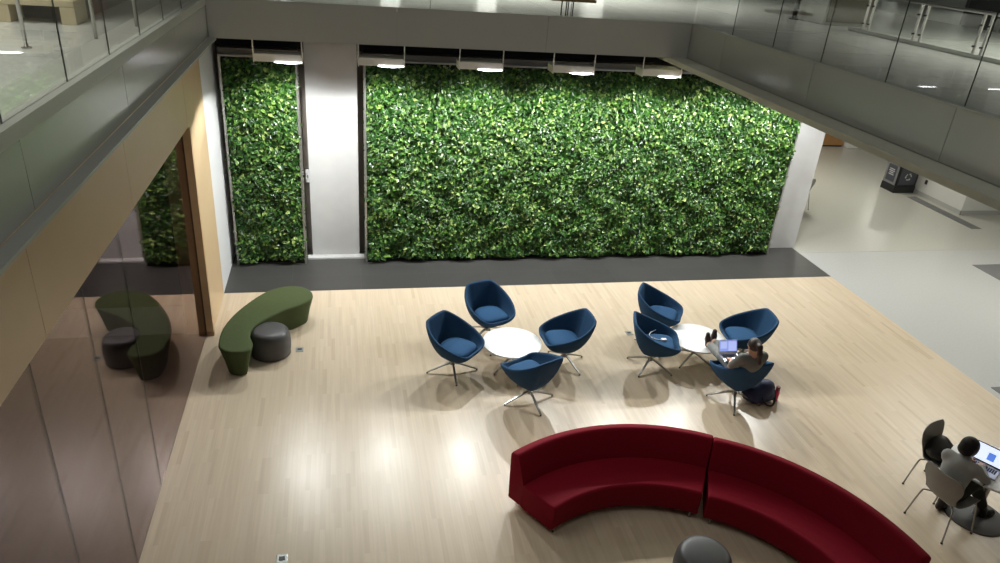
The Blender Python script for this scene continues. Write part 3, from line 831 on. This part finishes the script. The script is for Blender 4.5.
MB().lathe([(0, 0), (.034, 0), (.037, .006), (.037, .15), (.032, .175), (.028, .185), (0, .185)], 28).build('body', M['bottle'], t, auto=40)
MB().lathe([(0, .185), (.030, .185), (.031, .19), (.031, .235), (.027, .24), (0, .24)], 28).build('cap', M['bottle_cap'], t, auto=40)
s = SDF(.04)
s.ell((0, .02, .10), (.17, .13, .105)).ell((.03, -.07, .07), (.14, .10, .075)).ell((.04, .06, .15), (.12, .08, .08))
bag_scale = 1.15
t = thing('shoulder_bag', 'black bag lying on the seat of the empty grey shell chair', 'bag', (9.15, -5.84, .452), face_rz((.35, -.94)))
link('body', s.mesh('bag_body', .014, cuts=[((0, 0, .003), (0, 0, -1))]), M['black_bag'], t, True); t.scale = (bag_scale,)*3
MB().tube([tuple(p) for p in catmull([(-.12, -.04, .15), (-.17, -.12, .17), (-.15, -.20, .08), (-.02, -.21, .012), (.08, -.17, .05), (.10, -.08, .14)], 5, closed=False)], .012, 8).build('strap', M['strap'], t, sm=True)
MB().tube([tuple(p) for p in catmull([(-.02, -.10, .14), (.02, -.15, .12), (.05, -.17, .07)], 5, closed=False)], .012, 8).build('zip_pull', M['steel'], t, sm=True)

# ================================================================== PEOPLE
def frame(fwd, up):
    f_ = np.array(fwd, float); f_ /= np.linalg.norm(f_); u = np.array(up, float); u -= f_*(u@f_); u /= np.linalg.norm(u)
    return np.stack([np.cross(f_, u), f_, u], 1)       # columns: right, forward, up
def head_sdf(s, c, H):
    """skull, jaw, nose, ears, lips; c = middle of the head"""
    q = lambda x, y, z: np.array(c)+H@np.array([x, y, z])
    s.ell(q(0, -.012, .022), (.074, .092, .092), H, .02); s.ell(q(0, .030, -.050), (.054, .055, .062), H, .03)
    s.cone(q(0, .085, .006), q(0, .104, -.030), .009, .014, .012); s.ell(q(0, .080, -.062), (.024, .012, .008), H, .008)
    for sx in (-1, 1):
        s.ell(q(sx*.076, -.008, -.008), (.010, .018, .030), H, .008); s.ell(q(sx*.030, .076, .026), (.024, .012, .009), H, .014)
    return q
def eyes(parent, c, H):
    e = MB()
    for sx in (-1, 1):
        o = np.array(c)+H@np.array([sx*.031, .078, .006])
        bm = bmesh.new(); bmesh.ops.create_uvsphere(bm, u_segments=12, v_segments=8, radius=.0125, matrix=Matrix.Translation(o)); bm.verts.index_update()
        e.add([v.co[:] for v in bm.verts], [[v.index for v in f_.verts] for f_ in bm.faces]); bm.free()
    e.build('eyes', M['eye'], parent, sm=True)
def hand_sdf(s, w, H, side, curl=.5, k=.006):
    """w wrist; H columns: right, along the fingers, back of the hand; side +1: thumb to the right"""
    q = lambda x, y, z: np.array(w)+H@np.array([x, y, z])
    s.cone(q(0, 0, 0), q(0, .03, 0), .024, .026, .012)
    for x in (-.026, -.009, .009, .026): s.cone(q(x*.6, .02, 0), q(x, .085, 0), .015, .0125, .012)
    for x, l in ((-.029, .060), (-.010, .074), (.010, .080), (.029, .070)):
        x *= -side
        l *= .95; a = curl
        p0 = q(x, .088, 0); p1 = q(x*1.06, .088+l*.48*math.cos(a), -l*.48*math.sin(a))
        p2 = q(x*1.1, .088+l*.48*math.cos(a)+l*.3*math.cos(2*a), -l*.48*math.sin(a)-l*.3*math.sin(2*a))
        p3 = q(x*1.1, .088+l*.48*math.cos(a)+l*.3*math.cos(2*a)+l*.22*math.cos(2.7*a), -l*.48*math.sin(a)-l*.3*math.sin(2*a)-l*.22*math.sin(2.7*a))
        s.chain([p0, p1, p2, p3], [.0098, .0090, .0084, .0070], k)
    s.chain([q(side*.018, .022, -.004), q(side*.044, .050, -.012), q(side*.052, .078, -.020), q(side*.050, .100, -.026)], [.015, .0125, .0105, .0085], k)
def person(name, label, J, opt):
    """J joints in world space -> one continuous skin body, clothes and hair as children"""
    t = thing(name, label, 'person', J['base'])
    b0 = np.array(J['base'], float); A = {k_: np.array(v_, float)-b0 for k_, v_ in J.items() if k_ not in ('base', 'Hd', 'Lf', 'Rf', 'Lh', 'Rh')}
    Hd = J['Hd']
    s = SDF(.025)
    pel, ch, nk, hd = A['pelvis'], A['chest'], A['neck'], A['head']
    waist = pel*.5+ch*.5
    side = np.array(A['rsh']-A['lsh']); sw_ = np.linalg.norm(side); side /= sw_
    hipw = opt.get('hipw', .085)
    up = ch-pel; up /= np.linalg.norm(up); fw = np.cross(up, side)
    B = np.stack([side, fw, up], 1)
    def torso(g, e):
        g.ell(pel, (.155+e, .115+e, .115+e), B, .05); g.ell(waist, (.130+e, .098+e, .13+e), B, .06); g.ell(ch, (.150+e, .108+e, .15+e), B, .06)
        g.cone(A['lsh'], A['rsh'], .052+e, .052+e, .05)
    def arms(g, e, upto=1.0):
        for k_ in 'lr':
            sh, el, wr = A[k_+'sh'], A[k_+'el'], A[k_+'wr']
            if upto <= 0.5: g.cone(sh, sh+(el-sh)*upto*2, .050+e, .044+e, .03)
            else:
                g.cone(sh, el, .048+e, .038+e, .05); g.cone(el, el+(wr-el)*(upto-.5)*2, .038+e, .026+e if upto > .9 else .032+e, .02)
    def legs(g, e, upto=1.0):
        for k_ in 'lr':
            hp, kn, an = A[k_+'hip'], A[k_+'kn'], A[k_+'an']
            g.cone(hp, kn, .080+e, .054+e, .035); g.cone(kn, kn+(an-kn)*.35, .053+e, .054+e, .02)
            g.cone(kn+(an-kn)*.35, kn+(an-kn)*upto, .054+e, (.036 if upto > .9 else .046)+e, .02)
    def foot(g, k_, e):
        an, toe = A[k_+'an'], A[k_+'toe']; d_ = toe-an
        heel = A[k_+'heel']
        g.cone(heel, heel*.45+toe*.55, .034+e, .036+e, .02); g.cone(heel*.45+toe*.55, toe, .038+e, .028+e, .02); g.cone(an, heel, .036+e, .032+e, .02)
    torso(s, 0); arms(s, 0); legs(s, 0)
    s.cone(nk-(hd-nk)*.25, hd, .050, .046, .03)
    q = head_sdf(s, hd, Hd)
    for k_ in 'lr': foot(s, k_, 0)
    for k_, sd in (('l', 1), ('r', -1)):
        if (k_.upper()+'h') in J: hand_sdf(s, A[k_+'wr'], J[k_.upper()+'h'], sd, opt.get('curl', .5))
    body = link('body', s.mesh('body', .0095), M['skin'], t, True)
    eyes(t, hd, Hd)
    g = SDF(.03); torso(g, .012); arms(g, .012, opt['sleeve'])
    if opt.get('collar'): g.cone(nk-(hd-nk)*.3, nk+(hd-nk)*.12, .066, .062, .02)
    link(opt['top'][0], g.mesh('top', .012), M[opt['top'][1]], t, True)
    g = SDF(.03); g.ell(pel, (.168, .128, .12), B, .05); legs(g, .013, opt['hem'])
    link('trousers', g.mesh('trousers', .012), M[opt['pants']], t, True)
    for k_ in 'lr':
        g = SDF(.012); an, toe, heel = A[k_+'an'], A[k_+'toe'], A[k_+'heel']
        if opt.get('boot'):
            foot(g, k_, .008); kn = A[k_+'kn']; g.cone(an, an+(kn-an)*.35, .045, .052, .02)
        else:
            g.cone(heel, heel*.45+toe*.55, .040, .043, .02); g.cone(heel*.45+toe*.55, toe, .043, .033, .02)
        link('shoe', g.mesh('shoe', .010), M[opt['shoe']], t, True)
    g = SDF(.015)
    for c_, r_ in opt['hair']:
        if isinstance(r_, tuple): g.ell(q(*c_), r_, Hd, .02)
        else: g.chain([q(*p) for p in c_], r_, .02)
    link('hair', g.mesh('hair', .009, cuts=[(q(*c_), Hd@np.array(n_)) for c_, n_ in opt.get('haircut', [])]), M[opt['hairmat']], t, True)
    return t

# seated ponytail reader, feet up on the table
fwd = np.array([.01, .99995, 0]); rt = np.array([fwd[1], -fwd[0], 0])
hip = np.array([7.50, -3.92, .565])
def W(f_, r_, z): return tuple(np.array([hip[0], hip[1], 0])+fwd*f_+rt*r_+np.array([0, 0, z]))
Jw = dict(base=(7.50, -3.92, 0), pelvis=W(-.06, 0, .575), chest=W(-.21, -.03, .845), neck=W(-.26, -.06, .985), head=W(-.255, -.09, 1.125),
 lsh=W(-.24, -.21, .940), rsh=W(-.24, .10, .955), lel=W(-.10, -.255, .72), rel=W(-.11, .19, .72), lwr=W(.07, -.15, .695), rwr=W(.07, .04, .695),
 lhip=W(-.02, -.085, .575), rhip=W(-.02, .085, .575), lkn=W(.38, -.115, .565), rkn=W(.38, .065, .575),
 lan=W(.84, -.055, .485), ran=W(.90, .055, .495), lheel=W(.89, -.06, .452), rheel=W(.95, .055, .452), ltoe=W(.91, -.08, .625), rtoe=W(.98, .065, .635))
Jw['Hd'] = frame(fwd*1+np.array([0, 0, -.38]), (0, 0, 1))
Jw['Lh'] = frame(fwd+rt*.25+np.array([0, 0, -.15]), (0, 0, 1)); Jw['Rh'] = frame(fwd-rt*.25+np.array([0, 0, -.15]), (0, 0, 1))
Jw['Lh'] = np.stack([Jw['Lh'][:, 0], Jw['Lh'][:, 1], Jw['Lh'][:, 2]], 1)
person('person', 'person with brown ponytail in grey clothes, reclining with feet up on the white table', Jw,
  dict(sleeve=.42, hem=.86, top=('t_shirt', 'grey_tee'), pants='grey_pants', shoe='brown_shoe', curl=.45, hairmat='hair_brown',
       hair=[((0, -.022, .030), (.083, .098, .095)), ([(0, -.10, .05), (0, -.15, .02), (0, -.155, -.08), (0.01, -.13, -.19), (.01, -.115, -.26)], [.032, .036, .034, .026, .010])],
       haircut=[((0, .050, .06), (0, .8, -.5))]))
# person in the grey sweater at the cafe table
fwd = np.array([.93, .36, 0]); fwd /= np.linalg.norm(fwd); rt = np.array([fwd[1], -fwd[0], 0])
hip = np.array([8.77, -6.41, .53])
Jp = dict(base=(8.77, -6.41, 0), pelvis=W(-.05, 0, .545), chest=W(-.02, 0, .80), neck=W(.045, 0, .945), head=W(.10, -.02, 1.065),
 lsh=W(.02, -.145, .90), rsh=W(.015, .155, .905), lel=W(.17, -.20, .765), rel=W(.17, .23, .765), lwr=W(.355, -.07, .785), rwr=W(.345, .10, .785),
 lhip=W(0, -.085, .54), rhip=W(0, .085, .54), lkn=W(.38, -.10, .53), rkn=W(.37, .11, .53),
 lan=W(.30, -.10, .12), ran=W(.62, .22, .125), lheel=W(.28, -.10, .05), rheel=W(.62, .225, .052), ltoe=W(.45, -.105, .045), rtoe=W(.78, .27, .047))
Jp['Hd'] = frame(fwd+np.array([0, 0, -.75]), (0, 0, 1)+fwd*.3)
Jp['Lh'] = frame(fwd+rt*.15+np.array([0, 0, -.12]), (0, 0, 1)); Jp['Rh'] = frame(fwd-rt*.2+np.array([0, 0, -.12]), (0, 0, 1))
person('person', 'person with short black hair in grey sweater, bent over laptop at the cafe table', Jp,
  dict(sleeve=.97, hem=.80, top=('sweater', 'grey_sweater'), pants='black_cloth', shoe='black_boot', boot=True, collar=True, curl=.4, hairmat='hair_black',
       hair=[((0, -.020, .030), (.094, .108, .102)), ((0, -.055, -.035), (.086, .062, .075)), ((-.06, .0, -.01), (.032, .055, .065)), ((.06, .0, -.01), (.032, .055, .065))],
       haircut=[((0, .068, .055), (0, .9, -.45))]))
# pens on the cafe table
for x, y, a, lab in ((9.02, -6.59, .25, 'thin dark pen lying on the cafe table near the sleeve'), (9.10, -6.70, .8, 'thin grey pen lying on the cafe table near its front rim')):
    t = thing('pen', lab, 'pen', (x, y, .7365), a)
    MB().tube([(-.07, 0, 0), (.055, 0, 0)], .0055, 8).build('barrel', M['bezel'] if 'dark' in lab else M['steel'], t, sm=True)
    MB().tube([(.055, 0, 0), (.072, 0, 0)], [.0055, .001], 8).build('tip', M['steel'], t, sm=True)

# ================================================================== UPPER LEVEL
# left: wall, low blond bench in its niche, rust pilaster
b = MB(); b.box(-.80, -.567, -2.72, YB, UF, 7.6)
struct('wall_upper_left', b, M['brown_wall'])
sbox('wall_upper_niche', M['brown_wall'], -6, -.80, -2.30, -2.15, UF, 7.6)
t = thing('bench', 'low blond wooden bench on the upper left floor behind the glass', 'bench', (-.85, -2.92, UF))
bx('seat', M['blond_wood'], t, -.40, .34, -.10, .30, .17, .23, r=.006)
for x in (-.40, .20): bx('leg', M['blond_wood'], t, x, x+.14, -.095, .295, 0, .17, r=.005)
bx('under_shade', M['dark_gap'], t, -.26, .20, .26, .29, 0, .17)  # dark sheet standing in for the shade under the open seat
t = thing('pilaster', 'rust red panel on the dark upper left wall', 'wall panel', (-.535, -2.10, UF))
bx('board', M['rust'], t, -.025, .02, -.22, .22, .02, 2.4, r=.004); bx('foot', M['jamb_dark'], t, -.025, .025, -.23, .23, 0, .02)
for x, y, lab in ((-.50, -4.44, 'slim grey post on the upper left floor, in front of the blond bench'), (-.03, -4.14, 'slim grey post on the upper left floor, right of the bench leg'), (.12, -3.29, 'slim grey post on the upper left floor, nearest the far corner')):
    t = thing('guard_post', lab, 'post', (x, y, UF), 0, 'slim guard posts behind the left balustrade')
    MB().tube([(0, 0, .012), (0, 0, 1.0)], .016, 12).build('shaft', M['steel'], t, sm=True); MB().lathe([(0, 0), (.04, 0), (.04, .012), (0, .012)], 20).build('foot', M['steel'], t, auto=30)
# back: wooden bench by the glass, end walls and bright columns mirrored in the floor
t = thing('bench', 'wooden-topped bench with thin dark legs above the middle of the green wall', 'bench', (5.62, .30, UF))
bx('seat', M['orange_wood'], t, -.24, .50, -.16, .16, .235, .28, r=.006)
for x in (.02, .13):
    for y in (-.13, .13): MB().tube([(x, y, 0), (x, y, .235)], .010, 10).build('leg', M['black'], t, sm=True)
sbox('wall_upper_back', M['lobby_wall'], -6, 30, 9, 9.2, UF, 8.6)
for i, x in enumerate((.6, 3.1, 5.4, 8.1)):
    struct('column_upper', MB().box(x, x+.45, 6.6, 7.05, UF, 8.6), M['white_wall'])
# right: broad column, railing, walls
struct('column_upper_right', MB().rbox(10.99, 11.98, 1.22, 2.09, UF, 8.6, r=.02), M['recess_grey'])
sbox('column_shade_panel', M['brown_wall'], 11.03, 11.96, 1.20, 1.219, UF+.06, 7.4)  # dark brown sheet added so the column's front face looks shaded
sbox('wall_upper_right', M['baseboard'], 15.5, 15.7, -13, 9, UF, 8.6)
for y0, y1 in ((-1.4, -.35), (1.6, 2.8), (-4.8, -3.0)):
    struct('door_upper_right', MB().rbox(15.44, 15.499, y0, y1, UF, UF+2.3, r=.008), M['dark_gap'])
t = thing('railing', 'steel railing with glass infill across the upper right floor', 'railing', (11.13, -2.0, UF))
bx('base_rail', M['fascia'], t, -.05, .05, -6, 2.6, 0, .06, r=.006)
MB().tube([(0, -6, .62), (0, 2.6, .62)], .022, 12).build('hand_rail', M['steel'], t, sm=True)
for i in range(7):
    y = 2.2-1.25*i
    for dy in (-.07, .07):
        p = bx('post', M['steel'], t, -.012, .012, y+dy-.02, y+dy+.02, .06, .60)
        for z in (.16, .45): MB().tube([(-.05, y+dy, z), (.02, y+dy, z)], .014, 8).build('clamp', M['black'], p, sm=True)
    if i < 6: bx('glass_panel', M['glass'], t, -.006, .006, y-1.25+.10, y-.10, .08, .57)
t = thing('sign_stand', 'black slanted stand at the left side of the broad upper column', 'stand', (10.86, 2.0, UF))
MB().tube([(0, 0, .02), (.05, .02, 1.2)], .045, 12).build('shaft', M['black'], t, sm=True)
MB().lathe([(0, 0), (.09, 0), (.09, .02), (0, .02)], 20).build('foot', M['black'], t, auto=30)
# walker half hidden behind the broad upper column
fwd = np.array([.97, -.25, 0]); rt = np.array([fwd[1], -fwd[0], 0]); hip = np.array([14.1, 4.35, 0])
z = UF
Ju = dict(base=(14.1, 4.35, UF), pelvis=W(0, 0, z+.93), chest=W(.03, 0, z+1.22), neck=W(.04, 0, z+1.42), head=W(.05, 0, z+1.57), lsh=W(.03, -.17, z+1.37), rsh=W(.03, .17, z+1.37),
 lel=W(-.08, -.23, z+1.10), rel=W(.12, .23, z+1.10), lwr=W(.02, -.22, z+.87), rwr=W(.28, .2, z+.92), lhip=W(0, -.085, z+.90), rhip=W(0, .085, z+.90),
 lkn=W(.12, -.09, z+.50), rkn=W(-.03, .09, z+.49), lan=W(.16, -.09, z+.10), ran=W(-.28, .09, z+.14), lheel=W(.14, -.09, z+.04), rheel=W(-.31, .09, z+.08), ltoe=W(.31, -.09, z+.035), rtoe=W(-.15, .09, z+.035))
Ju['Hd'] = frame(fwd, (0, 0, 1)); Ju['Lh'] = frame(np.array([0, 0, -1])+fwd*.1, rt*-1); Ju['Rh'] = frame(np.array([0, 0, -1])+fwd*.3, rt)
person('person', 'person in black trousers walking behind the broad upper column, only a foot showing', Ju,
  dict(sleeve=.97, hem=.92, top=('sweater', 'black_cloth'), pants='black_cloth', shoe='black_boot', curl=.3, hairmat='hair_black',
       hair=[((0, -.020, .030), (.090, .104, .098))], haircut=[((0, .068, .055), (0, .9, -.45))]))

# ================================================================== LIGHT
def area(name, loc, size, power, col=(1, 1, 1), rot=(0, 0, 0), sy=None, spread=PI):
    l = bpy.data.lights.new(name, 'AREA'); l.energy = power; l.color = col; l.size = size
    if sy: l.shape = 'RECTANGLE'; l.size_y = sy
    l.spread = spread
    o = bpy.data.objects.new(name, l); COL.objects.link(o); o.location = loc; o.rotation_euler = rot
    return o
def flood(name, loc, power):
    """lamp with a batwing beam: cut off above the horizontal, stronger towards the room"""
    l = bpy.data.lights.new(name, 'POINT'); l.energy = power; l.color = (.97, 1, .985); l.shadow_soft_size = .05
    l.use_nodes = True; nt = l.node_tree; e = nt.nodes['Emission']
    g = nt.nodes.new('ShaderNodeNewGeometry'); sp = nt.nodes.new('ShaderNodeSeparateXYZ'); nt.links.new(g.outputs['Incoming'], sp.inputs[0])
    def mth(op, a, b=None, cl=False):
        n = nt.nodes.new('ShaderNodeMath'); n.operation = op; n.use_clamp = cl
        for k, q in enumerate((a, b)):
            if q is None: continue
            if isinstance(q, (int, float)): n.inputs[k].default_value = q
            else: nt.links.new(q, n.inputs[k])
        return n.outputs[0]
    c = mth('MULTIPLY', sp.outputs['Z'], SGN)
    cut = mth('MULTIPLY', mth('SUBTRACT', c, .36), 4.4, True)
    cm = mth('MAXIMUM', c, .25)
    bw = mth('POWER', cm, -2.3)
    room = mth('MAXIMUM', mth('ADD', mth('MULTIPLY', sp.outputs['Y'], SGN*.65), .50, True), .42)
    nt.links.new(mth('MULTIPLY', mth('MULTIPLY', cut, bw), room), e.inputs['Strength'])
    o = bpy.data.objects.new(name, l); COL.objects.link(o); o.location = loc
SGN = -1.0; SPILL = 104
for a, c in LAMP_X:
    area('wall_wash_light', ((a+c)/2+.12, LAMP_Y-.05, LAMP_Z-.082), .34, 24, (.97, 1, 1), (math.radians(20), 0, 0), .14, math.radians(112))
    flood('wall_wash_spill', ((a+c)/2+.12, LAMP_Y-.10, LAMP_Z-.10), SPILL*(.9 if a < 1 else 1))
area('atrium_fill_light', (4.2, -8.5, 10.5), 6, 75, (.98, 1, .98), (math.radians(28), 0, 0), sy=6)  # unseen fill light, added to lift the fascias and floor shadows
area('lobby_ceiling_light', (15, -1.5, 4.1), 1.2, 140, (1, .98, .9), sy=4)
area('hall_ceiling_light', (14.5, 6.5, 4.1), .5, 150, (1, .97, .86), sy=2.5)
area('hall_far_light', (23.6, 12.2, 4.1), .35, 22, (1, .98, .9), sy=1.6)
area('upper_right_light', (13.2, -4.2, 8.4), 3, 330, (1, .98, .93), sy=7, spread=math.radians(110))
area('upper_back_light', (5, 4.5, 8.4), 8, 420, (1, .98, .93), sy=2, spread=math.radians(110))
area('upper_left_light', (-1.8, -5, 8.4), 2, 110, (1, .98, .92), sy=5, spread=math.radians(110))
w = bpy.data.worlds.new('world'); SC.world = w; w.use_nodes = True
w.node_tree.nodes['Background'].inputs['Color'].default_value = (.92, .95, .86, 1)
w.node_tree.nodes['Background'].inputs['Strength'].default_value = .035

vs = SC.view_settings
vs.view_transform = 'Standard'; vs.look = 'None'; vs.gamma = 1; vs.exposure = .2; vs.use_curve_mapping = False
SC.cycles.use_denoising = True
SC.cycles.max_bounces = 10; SC.cycles.transparent_max_bounces = 24; SC.cycles.glossy_bounces = 5
SC.cycles.sample_clamp_indirect = 8
